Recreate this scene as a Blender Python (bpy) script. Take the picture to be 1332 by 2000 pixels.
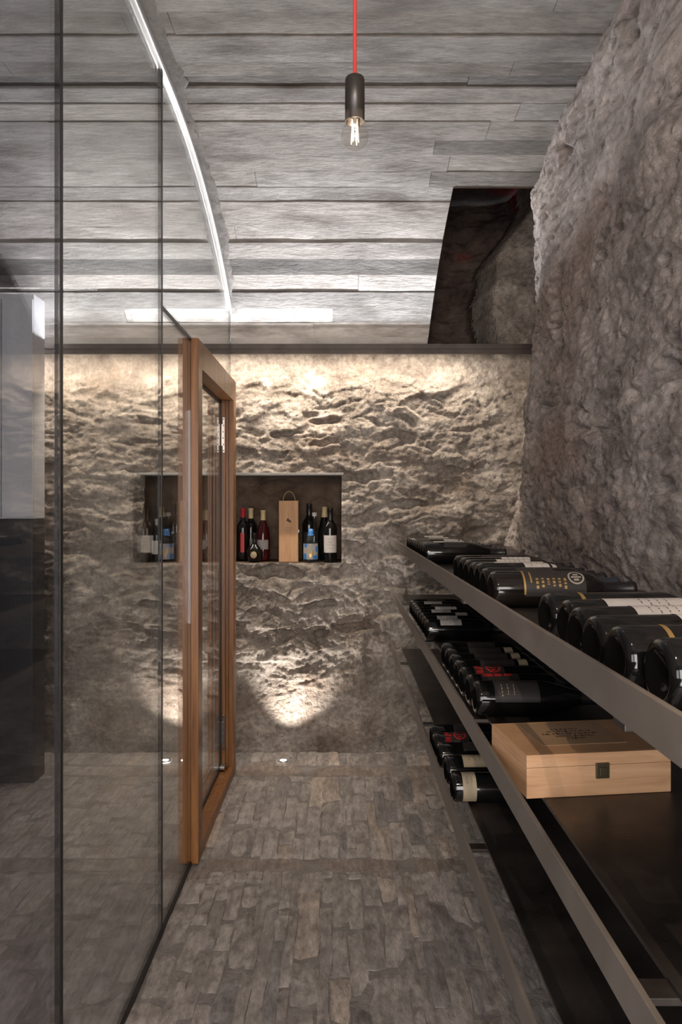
import bpy, bmesh, math, random
import numpy as np
from mathutils import Vector, Matrix

# ------------------------------------------------------------------ reset
for o in list(bpy.data.objects):
    bpy.data.objects.remove(o, do_unlink=True)
SC = bpy.context.scene
COL = SC.collection
random.seed(7)

# ------------------------------------------------------------------ camera
CAM_Z = 1.35
cam_d = bpy.data.cameras.new('camera')
cam_d.sensor_fit = 'VERTICAL'
cam_d.sensor_height = 36.0
cam_d.sensor_width = 24.0
cam_d.lens = 1400 / 2000 * 36.0
cam_d.shift_y = -10 / 2000
cam_d.clip_start = 0.02
cam = bpy.data.objects.new('camera', cam_d)
cam.location = (0, 0, CAM_Z)
cam.rotation_euler = (math.pi / 2, 0, 0)
COL.objects.link(cam)
SC.camera = cam

# ------------------------------------------------------------------ world + large lights + exposure
W = bpy.data.worlds.new('world')
SC.world = W
W.use_nodes = True
W.node_tree.nodes['Background'].inputs['Color'].default_value = (0.80, 0.87, 1.0, 1)
W.node_tree.nodes['Background'].inputs['Strength'].default_value = 0.25
SC.view_settings.view_transform = 'Standard'
SC.view_settings.look = 'None'
SC.view_settings.gamma = 1
SC.view_settings.use_curve_mapping = False
SC.view_settings.exposure = 0.55


def area_light(name, loc, rot, sx, sy, power, color, spread=math.pi, parent=None):
    d = bpy.data.lights.new(name, 'AREA')
    d.shape = 'RECTANGLE'
    d.size, d.size_y = sx, sy
    d.energy = power
    d.color = color
    d.spread = spread
    o = bpy.data.objects.new(name, d)
    o.location = loc
    o.rotation_euler = rot
    COL.objects.link(o)
    if parent:
        o.parent = parent
    return o


def spot_light(name, loc, target, power, color, angle, blend, radius, parent=None):
    d = bpy.data.lights.new(name, 'SPOT')
    d.energy = power
    d.color = color
    d.spot_size = angle
    d.spot_blend = blend
    d.shadow_soft_size = radius
    o = bpy.data.objects.new(name, d)
    o.location = loc
    o.rotation_euler = (Vector(target) - Vector(loc)).to_track_quat('-Z', 'Y').to_euler()
    COL.objects.link(o)
    if parent:
        o.parent = parent
    return o


# unseen fill lamps added behind the camera, in the rear wall's openings
area_light('rear_fill', (0.05, -1.66, 1.25), (math.radians(90), 0, 0), 1.1, 2.1, 48, (1.0, 0.93, 0.88))
area_light('side_room_fill', (-1.5, -1.66, 1.25), (math.radians(90), 0, 0), 1.1, 2.1, 34, (0.92, 0.95, 1.0))


# ------------------------------------------------------------------ noise helpers
def _hash(ix, iy, seed):
    h = (ix.astype(np.int64) * 374761393 + iy.astype(np.int64) * 668265263 + seed * 1442695041) & 0xFFFFFFFF
    h = ((h ^ (h >> 13)) * 1274126177) & 0xFFFFFFFF
    h = h ^ (h >> 16)
    return h


def perlin(x, y, seed=0):
    x0 = np.floor(x); y0 = np.floor(y)
    fx = x - x0; fy = y - y0
    u = fx * fx * fx * (fx * (fx * 6 - 15) + 10)
    v = fy * fy * fy * (fy * (fy * 6 - 15) + 10)

    def g(ix, iy, dx, dy):
        a = _hash(ix, iy, seed) / 4294967296.0 * 2 * math.pi
        return np.cos(a) * dx + np.sin(a) * dy
    a = g(x0, y0, fx, fy); b = g(x0 + 1, y0, fx - 1, fy)
    c = g(x0, y0 + 1, fx, fy - 1); d = g(x0 + 1, y0 + 1, fx - 1, fy - 1)
    return (a + (b - a) * u + (c - a) * v + (a - b - c + d) * u * v) * 1.5


def fbm(x, y, oct=5, seed=0, gain=0.5, ridged=False):
    s = np.zeros_like(x); amp = 1.0; f = 1.0; t = 0
    for i in range(oct):
        n = perlin(x * f + i * 17.3, y * f - i * 9.1, seed + i)
        if ridged:
            n = 1 - 2 * np.abs(n)
        s += n * amp; t += amp
        amp *= gain; f *= 2.03
    return s / t


def worley(x, y, seed=0):
    ix = np.floor(x); iy = np.floor(y)
    d1 = np.full_like(x, 9.0); d2 = np.full_like(x, 9.0); cid = np.zeros_like(x)
    for ox in (-1, 0, 1):
        for oy in (-1, 0, 1):
            cx = ix + ox; cy = iy + oy
            h1 = _hash(cx, cy, seed) / 4294967296.0
            h2 = _hash(cx, cy, seed + 77) / 4294967296.0
            d = np.hypot(cx + h1 - x, cy + h2 - y)
            h3 = _hash(cx, cy, seed + 191) / 4294967296.0
            nearer = d < d1
            d2 = np.where(nearer, d1, np.minimum(d2, d))
            cid = np.where(nearer, h3, cid)
            d1 = np.where(nearer, d, d1)
    return d1, d2, cid


def sstep(a, b, x):
    t = np.clip((x - a) / (b - a), 0, 1)
    return t * t * (3 - 2 * t)


# ------------------------------------------------------------------ material helpers
def new_mat(name):
    m = bpy.data.materials.new(name)
    m.use_nodes = True
    nt = m.node_tree
    return m, nt, nt.nodes['Principled BSDF']


def N(nt, kind, **kw):
    n = nt.nodes.new(kind)
    for k, v in kw.items():
        setattr(n, k, v)
    return n


def ramp(nt, stops):
    r = nt.nodes.new('ShaderNodeValToRGB')
    e = r.color_ramp.elements
    while len(e) < len(stops):
        e.new(0.5)
    for i, (p, c) in enumerate(stops):
        e[i].position = p
        e[i].color = (*c, 1) if len(c) == 3 else c
    return r


def plain(name, color, rough=0.5, metal=0.0, spec=0.5, emit=None, estr=0, coat=0.0):
    m, nt, b = new_mat(name)
    b.inputs['Base Color'].default_value = (*color, 1)
    b.inputs['Roughness'].default_value = rough
    b.inputs['Metallic'].default_value = metal
    b.inputs['Specular IOR Level'].default_value = spec
    b.inputs['Coat Weight'].default_value = coat
    if emit:
        b.inputs['Emission Color'].default_value = (*emit, 1)
        b.inputs['Emission Strength'].default_value = estr
    return m


def noisy(name, stops, scale=(1, 1, 1), nscale=4.0, detail=8, rough=0.8, bump=0.0, bdist=0.01, bscale=None,
          metal=0.0, spec=0.5, coords='pos', objtint=False, stain=None, stain_scale=1.0, stain_pos=(0.55, 0.75),
          rough2=None, distortion=0.0, coat=0.0, speck=None):
    m, nt, b = new_mat(name)
    L = nt.links
    if coords == 'pos':
        src = N(nt, 'ShaderNodeNewGeometry').outputs['Position']
    else:
        src = N(nt, 'ShaderNodeTexCoord').outputs['Object']
    mp = N(nt, 'ShaderNodeMapping')
    mp.inputs['Scale'].default_value = scale
    L.new(src, mp.inputs['Vector'])
    nz = N(nt, 'ShaderNodeTexNoise')
    nz.inputs['Scale'].default_value = nscale
    nz.inputs['Detail'].default_value = detail
    nz.inputs['Roughness'].default_value = 0.62
    nz.inputs['Distortion'].default_value = distortion
    L.new(mp.outputs['Vector'], nz.inputs['Vector'])
    cr = ramp(nt, stops)
    L.new(nz.outputs['Fac'], cr.inputs['Fac'])
    col = cr.outputs['Color']
    if stain:
        sz = N(nt, 'ShaderNodeTexNoise')
        sz.inputs['Scale'].default_value = stain_scale
        sz.inputs['Detail'].default_value = 5
        L.new(mp.outputs['Vector'], sz.inputs['Vector'])
        sr = ramp(nt, [(stain_pos[0], (0, 0, 0)), (stain_pos[1], (1, 1, 1))])
        L.new(sz.outputs['Fac'], sr.inputs['Fac'])
        mx = N(nt, 'ShaderNodeMix', data_type='RGBA')
        L.new(sr.outputs['Color'], mx.inputs['Factor'])
        L.new(col, mx.inputs['A'])
        mx.inputs['B'].default_value = (*stain, 1)
        col = mx.outputs['Result']
    if speck:
        kz = N(nt, 'ShaderNodeTexNoise')
        kz.inputs['Scale'].default_value = speck[0]
        kz.inputs['Detail'].default_value = 6
        kz.inputs['Roughness'].default_value = 0.7
        L.new(mp.outputs['Vector'], kz.inputs['Vector'])
        kr = N(nt, 'ShaderNodeMapRange')
        kr.inputs['From Min'].default_value = 0.3
        kr.inputs['From Max'].default_value = 0.7
        kr.inputs['To Min'].default_value = speck[1]
        kr.inputs['To Max'].default_value = speck[2]
        L.new(kz.outputs['Fac'], kr.inputs['Value'])
        km = N(nt, 'ShaderNodeMix', data_type='RGBA', blend_type='MULTIPLY')
        km.inputs['Factor'].default_value = 1
        L.new(col, km.inputs['A'])
        L.new(kr.outputs['Result'], km.inputs['B'])
        col = km.outputs['Result']
    if objtint:
        oi = N(nt, 'ShaderNodeObjectInfo')
        mm = N(nt, 'ShaderNodeMix', data_type='RGBA', blend_type='MULTIPLY')
        mm.inputs['Factor'].default_value = 1
        L.new(col, mm.inputs['A'])
        L.new(oi.outputs['Color'], mm.inputs['B'])
        col = mm.outputs['Result']
    L.new(col, b.inputs['Base Color'])
    b.inputs['Roughness'].default_value = rough
    if rough2 is not None:
        mr = N(nt, 'ShaderNodeMapRange')
        mr.inputs['From Min'].default_value = 0.35
        mr.inputs['From Max'].default_value = 0.65
        mr.inputs['To Min'].default_value = rough
        mr.inputs['To Max'].default_value = rough2
        L.new(nz.outputs['Fac'], mr.inputs['Value'])
        L.new(mr.outputs['Result'], b.inputs['Roughness'])
    b.inputs['Metallic'].default_value = metal
    b.inputs['Specular IOR Level'].default_value = spec
    b.inputs['Coat Weight'].default_value = coat
    if bump:
        bz = nz
        if bscale:
            bz = N(nt, 'ShaderNodeTexNoise')
            bz.inputs['Scale'].default_value = bscale
            bz.inputs['Detail'].default_value = 8
            bz.inputs['Roughness'].default_value = 0.65
            L.new(mp.outputs['Vector'], bz.inputs['Vector'])
        bp = N(nt, 'ShaderNodeBump')
        bp.inputs['Strength'].default_value = bump
        bp.inputs['Distance'].default_value = bdist
        L.new(bz.outputs['Fac'], bp.inputs['Height'])
        L.new(bp.outputs['Normal'], b.inputs['Normal'])
    return m


def island_tint(m, lo, hi):
    nt = m.node_tree
    b = nt.nodes['Principled BSDF']
    src = b.inputs['Base Color'].links[0].from_socket
    g = N(nt, 'ShaderNodeNewGeometry')
    r = N(nt, 'ShaderNodeMapRange')
    r.inputs['To Min'].default_value = lo
    r.inputs['To Max'].default_value = hi
    nt.links.new(g.outputs['Random Per Island'], r.inputs['Value'])
    mm = N(nt, 'ShaderNodeMix', data_type='RGBA', blend_type='MULTIPLY')
    mm.inputs['Factor'].default_value = 1
    nt.links.new(src, mm.inputs['A'])
    nt.links.new(r.outputs['Result'], mm.inputs['B'])
    nt.links.new(mm.outputs['Result'], b.inputs['Base Color'])


def thin_glass(name, tint, ior=1.5, rough=0.0):
    m = bpy.data.materials.new(name)
    m.use_nodes = True
    nt = m.node_tree
    nt.nodes.clear()
    out = N(nt, 'ShaderNodeOutputMaterial')
    tr = N(nt, 'ShaderNodeBsdfTransparent')
    tr.inputs['Color'].default_value = (*tint, 1)
    gl = N(nt, 'ShaderNodeBsdfGlossy')
    gl.inputs['Roughness'].default_value = rough
    gl.inputs['Color'].default_value = (1, 1, 1, 1)
    fr = N(nt, 'ShaderNodeLayerWeight')
    fr.inputs['Blend'].default_value = 0.5
    # schlick reflectance, the same from both sides of the sheet
    p = N(nt, 'ShaderNodeMath', operation='POWER')
    nt.links.new(fr.outputs['Facing'], p.inputs[0])
    p.inputs[1].default_value = 5
    ma = N(nt, 'ShaderNodeMath', operation='MULTIPLY_ADD')
    nt.links.new(p.outputs[0], ma.inputs[0])
    ma.inputs[1].default_value = 0.96
    ma.inputs[2].default_value = 0.04
    mx = N(nt, 'ShaderNodeMixShader')
    nt.links.new(ma.outputs[0], mx.inputs['Fac'])
    nt.links.new(tr.outputs[0], mx.inputs[1])
    nt.links.new(gl.outputs[0], mx.inputs[2])
    nt.links.new(mx.outputs[0], out.inputs['Surface'])
    return m


M = {}
M['stone'] = noisy('plastered_stone', [(0.28, (0.18, 0.148, 0.124)), (0.5, (0.37, 0.32, 0.275)), (0.70, (0.58, 0.515, 0.455))],
                   nscale=5, rough=0.92, bump=1.0, bdist=0.022, bscale=42, spec=0.2, speck=(38, 0.52, 1.42),
                   stain=(0.25, 0.165, 0.11), stain_scale=1.6, stain_pos=(0.58, 0.80))
M['rock'] = noisy('rough_rock', [(0.26, (0.24, 0.205, 0.19)), (0.5, (0.48, 0.415, 0.38)), (0.72, (0.64, 0.57, 0.525))],
                  scale=(1, 0.45, 1), nscale=7, rough=0.9, bump=1.0, bdist=0.022, bscale=42, spec=0.25, speck=(45, 0.62, 1.3),
                  stain=(0.33, 0.24, 0.20), stain_scale=2.2, stain_pos=(0.52, 0.75))
M['niche_stone_shaded'] = noisy('brown_niche_stone_shaded', [(0.28, (0.07, 0.048, 0.035)), (0.5, (0.13, 0.092, 0.068)), (0.72, (0.21, 0.155, 0.115))],
                         nscale=8, rough=0.92, bump=0.9, bdist=0.015, bscale=42, spec=0.2)  # brown stone, darkened further so its colour carries the recess shade
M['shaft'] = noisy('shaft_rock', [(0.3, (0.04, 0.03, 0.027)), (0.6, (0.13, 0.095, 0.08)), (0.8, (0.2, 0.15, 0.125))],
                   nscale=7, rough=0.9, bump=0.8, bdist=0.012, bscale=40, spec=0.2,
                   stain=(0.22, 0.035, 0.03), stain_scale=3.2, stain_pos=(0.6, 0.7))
M['concrete'] = noisy('board_marked_concrete', [(0.3, (0.19, 0.178, 0.167)), (0.5, (0.30, 0.284, 0.268)), (0.7, (0.39, 0.372, 0.355))],
                      scale=(1.3, 3.6, 3.6), nscale=2.6, rough=0.82, bump=0.9, bdist=0.010, bscale=16, spec=0.25, objtint=True, speck=(12, 0.76, 1.2),
                      stain=(0.14, 0.122, 0.108), stain_scale=2.2, stain_pos=(0.52, 0.74))
M['mortar'] = noisy('grey_mortar', [(0.3, (0.13, 0.122, 0.115)), (0.7, (0.25, 0.238, 0.226))], nscale=20, rough=0.9, bump=0.6, bscale=60, spec=0.2)
M['concrete_plain'] = noisy('plain_concrete', [(0.3, (0.22, 0.21, 0.2)), (0.7, (0.36, 0.345, 0.33))], nscale=6, rough=0.85, bump=0.4, bscale=50, spec=0.2)
M['floor_stone'] = noisy('split_schist', [(0.28, (0.24, 0.218, 0.205)), (0.5, (0.37, 0.34, 0.322)), (0.74, (0.50, 0.465, 0.445))],
                         scale=(2.2, 0.8, 2), nscale=7, rough=0.5, rough2=0.72, bump=1.0, bdist=0.010, bscale=18, spec=0.4, objtint=True, speck=(22, 0.58, 1.36))
island_tint(M['floor_stone'], 0.84, 1.12)
M['floor_bed'] = noisy('floor_mortar', [(0.3, (0.20, 0.18, 0.168)), (0.7, (0.34, 0.31, 0.29))], nscale=14, rough=0.8, bump=0.8, bscale=60, spec=0.3)
M['wood_door'] = noisy('varnished_hardwood', [(0.3, (0.12, 0.045, 0.012)), (0.5, (0.24, 0.097, 0.028)), (0.72, (0.36, 0.165, 0.056))],
                       scale=(26, 26, 1.2), nscale=2.2, rough=0.38, bump=0.12, bdist=0.002, spec=0.45, distortion=0.5)
M['wood_pale'] = noisy('pale_pine', [(0.3, (0.47, 0.26, 0.135)), (0.5, (0.57, 0.335, 0.185)), (0.72, (0.65, 0.41, 0.245))],
                       scale=(2.5, 2.5, 30), nscale=2.4, rough=0.55, bump=0.08, bdist=0.001, spec=0.3, distortion=0.6, coords='obj')
M['wood_pale_upright'] = noisy('pale_pine_upright', [(0.3, (0.46, 0.245, 0.12)), (0.5, (0.56, 0.32, 0.165)), (0.72, (0.62, 0.38, 0.21))],
                               scale=(40, 40, 3), nscale=2.0, rough=0.55, spec=0.3, distortion=0.5, coords='obj')
M['print_brown'] = plain('printed_brown', (0.09, 0.055, 0.035), 0.7)
M['panel_print'] = noisy('printed_panel', [(0.3, (0.40, 0.25, 0.14)), (0.7, (0.50, 0.33, 0.2))], scale=(2.5, 2.5, 30), nscale=2.4, rough=0.6, coords='obj')
M['rail'] = noisy('waxed_steel_rail', [(0.3, (0.15, 0.128, 0.112)), (0.7, (0.225, 0.195, 0.172))], nscale=8, rough=0.42, rough2=0.6, metal=0.15, spec=0.4, bump=0.05, bscale=60)
M['plate'] = noisy('black_steel_plate', [(0.3, (0.018, 0.015, 0.014)), (0.55, (0.045, 0.037, 0.033)), (0.8, (0.09, 0.075, 0.068))], nscale=6,
                   rough=0.25, rough2=0.5, metal=0.3, spec=0.5, stain=(0.12, 0.045, 0.03), stain_scale=5, stain_pos=(0.66, 0.76), bump=0.05, bscale=30)
M['beam'] = noisy('brown_steel_beam', [(0.3, (0.07, 0.055, 0.048)), (0.7, (0.13, 0.105, 0.09))], nscale=10, rough=0.5, metal=0.4)
M['alu'] = plain('brushed_aluminium', (0.48, 0.475, 0.465), 0.36, 0.85)
M['black_steel'] = plain('black_profile', (0.018, 0.016, 0.015), 0.45, 0.2)
M['gasket'] = plain('black_gasket', (0.008, 0.008, 0.009), 0.5)
M['hinge'] = plain('satin_hinge_steel', (0.72, 0.63, 0.57), 0.38, 0.7)
M['hinge_dark'] = plain('dark_hinge_steel', (0.15, 0.13, 0.12), 0.4, 0.8)
M['glass'] = thin_glass('partition_glass', (0.93, 0.93, 0.92))
M['glass_grey'] = thin_glass('grey_tinted_glass', (0.83, 0.83, 0.845))
M['bulb_glass'] = thin_glass('bulb_glass', (0.94, 0.93, 0.91))
M['clear_glass'] = thin_glass('clear_bottle_glass', (0.86, 0.90, 0.92))
M['bottle_glass'] = plain('black_bottle_glass', (0.006, 0.006, 0.006), 0.07, 0, 0.55)
M['bottle_brown'] = plain('brown_bottle_glass', (0.012, 0.009, 0.008), 0.10, 0, 0.55)
M['bottle_red'] = plain('ruby_bottle_glass', (0.06, 0.006, 0.008), 0.07, 0, 0.55)
M['bottle_blue'] = plain('blue_bottle_glass', (0.04, 0.18, 0.42), 0.1, 0, 0.55)
M['label_white'] = noisy('white_paper_label', [(0.3, (0.58, 0.53, 0.50)), (0.7, (0.72, 0.67, 0.63))], nscale=30, rough=0.7, spec=0.2)
M['label_grey'] = noisy('grey_paper_label', [(0.3, (0.30, 0.28, 0.265)), (0.7, (0.45, 0.42, 0.40))], nscale=60, rough=0.7, spec=0.2)
M['label_black'] = plain('black_paper_label', (0.035, 0.03, 0.028), 0.45)
M['label_beige'] = plain('beige_paper_label', (0.42, 0.34, 0.23), 0.65)
M['label_red'] = plain('red_print', (0.55, 0.03, 0.025), 0.5)
M['gold'] = plain('gold_foil', (0.55, 0.36, 0.13), 0.4, 0.6)
M['silver'] = plain('pale_foil', (0.52, 0.47, 0.40), 0.45, 0.3)
M['ink'] = plain('dark_ink', (0.05, 0.045, 0.045), 0.6)
M['caps_black'] = plain('black_capsule', (0.016, 0.014, 0.015), 0.35)
M['caps_navy'] = plain('navy_capsule', (0.03, 0.038, 0.055), 0.4)
M['caps_red'] = plain('red_capsule', (0.42, 0.02, 0.03), 0.35)
M['caps_cream'] = plain('cream_capsule', (0.62, 0.50, 0.27), 0.45)
M['caps_white'] = plain('white_capsule', (0.7, 0.68, 0.65), 0.45)
M['caps_blue'] = plain('blue_capsule', (0.05, 0.19, 0.48), 0.4)
M['cord'] = plain('red_fabric_cord', (0.50, 0.035, 0.028), 0.8)
M['socket'] = plain('black_socket', (0.022, 0.019, 0.018), 0.38)
M['filament'] = plain('warm_filament', (1, 0.8, 0.5), 0.5, emit=(1.0, 0.70, 0.42), estr=1.5)
M['lamp_lens'] = plain('lamp_lens', (1, 1, 1), 0.3, emit=(1.0, 0.95, 0.88), estr=25)
M['led'] = plain('led_strip', (1, 1, 1), 0.3, emit=(1.0, 0.9, 0.78), estr=2)
M['cab_white'] = noisy('pale_grey_lacquer', [(0.3, (0.55, 0.56, 0.57)), (0.7, (0.62, 0.63, 0.64))], nscale=3, rough=0.4)
M['cab_dark'] = plain('dark_carcass', (0.02, 0.02, 0.022), 0.4)
M['rope'] = plain('hemp_rope', (0.35, 0.24, 0.14), 0.9)
M['brass'] = plain('aged_brass', (0.10, 0.085, 0.05), 0.45, 0.7)


# ------------------------------------------------------------------ object helpers
def link(name, mesh, parent=None, mat=None, loc=None):
    o = bpy.data.objects.new(name, mesh)
    COL.objects.link(o)
    if parent is not None:
        o.parent = parent
    if mat is not None and len(mesh.materials) == 0:
        mesh.materials.append(mat)
    if loc is not None:
        o.location = loc
    return o


def tag(o, label, cat=None, group=None, kind=None):
    o['label'] = label
    if cat:
        o['category'] = cat
    if group:
        o['group'] = group
    if kind:
        o['kind'] = kind
    return o


def empty(name, loc=(0, 0, 0), rz=0):
    o = bpy.data.objects.new(name, None)
    o.empty_display_size = 0.05
    o.location = loc
    o.rotation_euler = (0, 0, rz)
    COL.objects.link(o)
    return o


def bm_mesh(bm, name, smooth=False):
    bmesh.ops.recalc_face_normals(bm, faces=bm.faces)
    me = bpy.data.meshes.new(name)
    bm.to_mesh(me)
    bm.free()
    if smooth:
        me.polygons.foreach_set('use_smooth', [True] * len(me.polygons))
    return me


def box_into(bm, x0, x1, y0, y1, z0, z1, bevel=0.0):
    r = bmesh.ops.create_cube(bm, size=1)
    vs = r['verts']
    for v in vs:
        v.co = Vector((x0 + (v.co.x + .5) * (x1 - x0), y0 + (v.co.y + .5) * (y1 - y0), z0 + (v.co.z + .5) * (z1 - z0)))
    if bevel:
        es = list({e for v in vs for e in v.link_edges})
        bmesh.ops.bevel(bm, geom=es, offset=bevel, segments=2, affect='EDGES', profile=0.6)


def boxes(name, lst, mat, parent=None, bevel=0.0):
    bm = bmesh.new()
    for b in lst:
        box_into(bm, *b, bevel=bevel)
    return link(name, bm_mesh(bm, name), parent, mat)


def lathe_mesh(name, prof, seg=24, closed=False, a0=0.0, a1=2 * math.pi):
    """profile of (r, z) turned about the z axis"""
    full = abs(a1 - a0 - 2 * math.pi) < 1e-6
    verts, faces = [], []
    n = seg if full else seg + 1
    for r, z in prof:
        for i in range(n):
            a = a0 + (a1 - a0) * i / seg
            verts.append((r * math.cos(a), r * math.sin(a), z))
    for j in range(len(prof) - 1):
        for i in range(seg):
            k = (i + 1) % n if full else i + 1
            faces.append((j * n + i, j * n + k, (j + 1) * n + k, (j + 1) * n + i))
    me = bpy.data.meshes.new(name)
    me.from_pydata(verts, [], faces)
    bm = bmesh.new(); bm.from_mesh(me)
    bmesh.ops.remove_doubles(bm, verts=bm.verts, dist=1e-6)
    bmesh.ops.recalc_face_normals(bm, faces=bm.faces)
    bm.to_mesh(me); bm.free()
    me.polygons.foreach_set('use_smooth', [True] * len(me.polygons))
    return me


def tube_mesh(name, pts, r, seg=8):
    verts, faces = [], []
    P = [Vector(p) for p in pts]
    up = Vector((0.123, 0.97, 0.2)).normalized()
    for i, p in enumerate(P):
        t = (P[min(i + 1, len(P) - 1)] - P[max(i - 1, 0)]).normalized()
        a = t.cross(up).normalized(); b = t.cross(a).normalized()
        for k in range(seg):
            w = 2 * math.pi * k / seg
            verts.append(p + a * (r * math.cos(w)) + b * (r * math.sin(w)))
    for i in range(len(P) - 1):
        for k in range(seg):
            k2 = (k + 1) % seg
            faces.append((i * seg + k, i * seg + k2, (i + 1) * seg + k2, (i + 1) * seg + k))
    faces.append(tuple(range(seg)))
    faces.append(tuple(range((len(P) - 1) * seg, len(P) * seg)))
    me = bpy.data.meshes.new(name)
    me.from_pydata([tuple(v) for v in verts], [], faces)
    bm = bmesh.new(); bm.from_mesh(me); bmesh.ops.recalc_face_normals(bm, faces=bm.faces); bm.to_mesh(me); bm.free()
    me.polygons.foreach_set('use_smooth', [True] * len(me.polygons))
    return me


def grid_mesh(name, P, keep=None, flip=False, smooth=True):
    """P: (nu, nv, 3) array of points; keep: (nu-1, nv-1) bool"""
    nu, nv = P.shape[:2]
    idx = np.arange(nu * nv).reshape(nu, nv)
    f = np.stack([idx[:-1, :-1], idx[1:, :-1], idx[1:, 1:], idx[:-1, 1:]], axis=-1)
    if keep is not None:
        f = f[keep]
    f = f.reshape(-1, 4)
    if flip:
        f = f[:, ::-1]
    used = np.zeros(nu * nv, bool); used[f.ravel()] = True
    remap = np.cumsum(used) - 1
    V = P.reshape(-1, 3)[used]; f = remap[f]
    me = bpy.data.meshes.new(name)
    me.vertices.add(len(V)); me.vertices.foreach_set('co', V.astype(np.float32).ravel())
    me.loops.add(f.size); me.loops.foreach_set('vertex_index', f.astype(np.int32).ravel())
    me.polygons.add(len(f))
    me.polygons.foreach_set('loop_start', np.arange(0, f.size, 4, dtype=np.int32))
    me.polygons.foreach_set('loop_total', np.full(len(f), 4, dtype=np.int32))
    if smooth:
        me.polygons.foreach_set('use_smooth', np.ones(len(f), dtype=bool))
    me.update(calc_edges=True)
    return me


# ------------------------------------------------------------------ vault profile
APEX_D, APEX_Z, VR = 2.37, 2.77, 2.42
SPRING_D = 3.90


def zv(d):
    if d <= APEX_D:
        return APEX_Z
    return APEX_Z - (VR - math.sqrt(max(VR * VR - (d - APEX_D) ** 2, 0)))


def d_at(py):
    """depth at which the vault shows at photo row py on the centre line"""
    lo, hi = 1.0, 4.2
    for _ in range(50):
        mid = (lo + hi) / 2
        if 990 - 1400 * (zv(mid) - CAM_Z) / mid < py:
            lo = mid
        else:
            hi = mid
    return (lo + hi) / 2


OPEN_X = 0.47          # left side of the shaft opening in the vault
OPEN_D = d_at(366)
X_LEFT, X_RIGHT = -2.45, 1.25

# ------------------------------------------------------------------ ceiling
def vault_shell():
    ds = list(np.linspace(-1.65, APEX_D, 8)) + list(np.linspace(APEX_D, OPEN_D, 14)[1:]) + list(np.linspace(OPEN_D, SPRING_D, 16)[1:])
    xs = [X_LEFT, -0.6, OPEN_X, X_RIGHT]
    P = np.array([[(x, d, zv(d) + 0.012) for d in ds] for x in xs])
    keep = np.ones((len(xs) - 1, len(ds) - 1), bool)
    for j in range(len(ds) - 1):
        if ds[j] >= OPEN_D - 1e-6:
            keep[2, j] = False
    return grid_mesh('ceiling', P, keep, flip=True)


ceiling = link('ceiling', vault_shell(), None, M['concrete_plain'])
ceiling.color = (1, 1, 1, 1)
tag(ceiling, 'board-marked grey concrete vault curving down to the back wall', 'ceiling', kind='structure')

# reveal of the opening: left cheek and head, 35 cm of concrete
def reveal():
    bm = bmesh.new()
    ds = list(np.linspace(OPEN_D, SPRING_D, 14))
    a = [bm.verts.new((OPEN_X, d, zv(d) - 0.004)) for d in ds]
    b = [bm.verts.new((OPEN_X, d, 3.2)) for d in ds]
    for i in range(len(ds) - 1):
        bm.faces.new((a[i], a[i + 1], b[i + 1], b[i]))
    h = [bm.verts.new(p) for p in ((OPEN_X, OPEN_D, zv(OPEN_D) - 0.004), (X_RIGHT, OPEN_D, zv(OPEN_D) - 0.004), (X_RIGHT, OPEN_D, 3.2), (OPEN_X, OPEN_D, 3.2))]
    bm.faces.new(h)
    t = [bm.verts.new(p) for p in ((OPEN_X, OPEN_D, 3.2), (X_RIGHT, OPEN_D, 3.2), (X_RIGHT, 4.7, 3.2), (OPEN_X, 4.7, 3.2))]
    bm.faces.new(t)
    c = [bm.verts.new(p) for p in ((OPEN_X, SPRING_D, 2.2), (OPEN_X, 4.7, 2.2), (OPEN_X, 4.7, 3.2), (OPEN_X, SPRING_D, 3.2))]
    bm.faces.new(c)
    return bm_mesh(bm, 'opening_reveal')


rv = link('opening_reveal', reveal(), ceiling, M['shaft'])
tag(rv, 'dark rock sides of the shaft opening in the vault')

ROWS = [-60, -22, 22, 70, 119, 149, 172, 202, 235, 271, 301, 336, 366, 394, 420, 444, 472, 504, 536, 569, 601, 629, 658]
BRK = {  # photo row -> list of (x start px, tint) overrides
}


def board(dA, dB, xA, xB, proud, rng, tint):
    nx = max(2, min(9, int((xB - xA) / 0.22) + 1))
    nd = 2
    ds = [dA + 0.0003, (dA + dB) / 2, dB - 0.0003]
    xs = np.linspace(xA + 0.0008, xB - 0.0008, nx + 1)
    verts, faces = [], []
    for i, x in enumerate(xs):
        for j, d in enumerate(ds):
            dd = d + (rng.uniform(-.0030, .0018) if j != 1 else 0)
            verts.append((x, dd, zv(dd) - proud + rng.uniform(-.0008, .0008)))
    base = len(verts)
    for i, x in enumerate(xs):
        for j, d in enumerate(ds):
            if j != 1:
                verts.append((x, d, zv(d) + 0.014))
    def top(i, j): return i * 3 + j
    def up(i, j): return base + i * 2 + (0 if j == 0 else 1)
    for i in range(nx):
        for j in range(2):
            faces.append((top(i, j), top(i, j + 1), top(i + 1, j + 1), top(i + 1, j)))
        faces.append((top(i, 0), top(i + 1, 0), up(i + 1, 0), up(i, 0)))
        faces.append((top(i, 2), up(i, 2), up(i + 1, 2), top(i + 1, 2)))
    faces.append((top(0, 0), up(0, 0), up(0, 2), top(0, 2), top(0, 1)))
    faces.append((top(nx, 0), top(nx, 1), top(nx, 2), up(nx, 2), up(nx, 0)))
    me = bpy.data.meshes.new('concrete_board')
    me.from_pydata(verts, [], faces)
    o = link('concrete_board', me, ceiling, M['concrete'])
    o.color = (*tint, 1)
    return o


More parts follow.
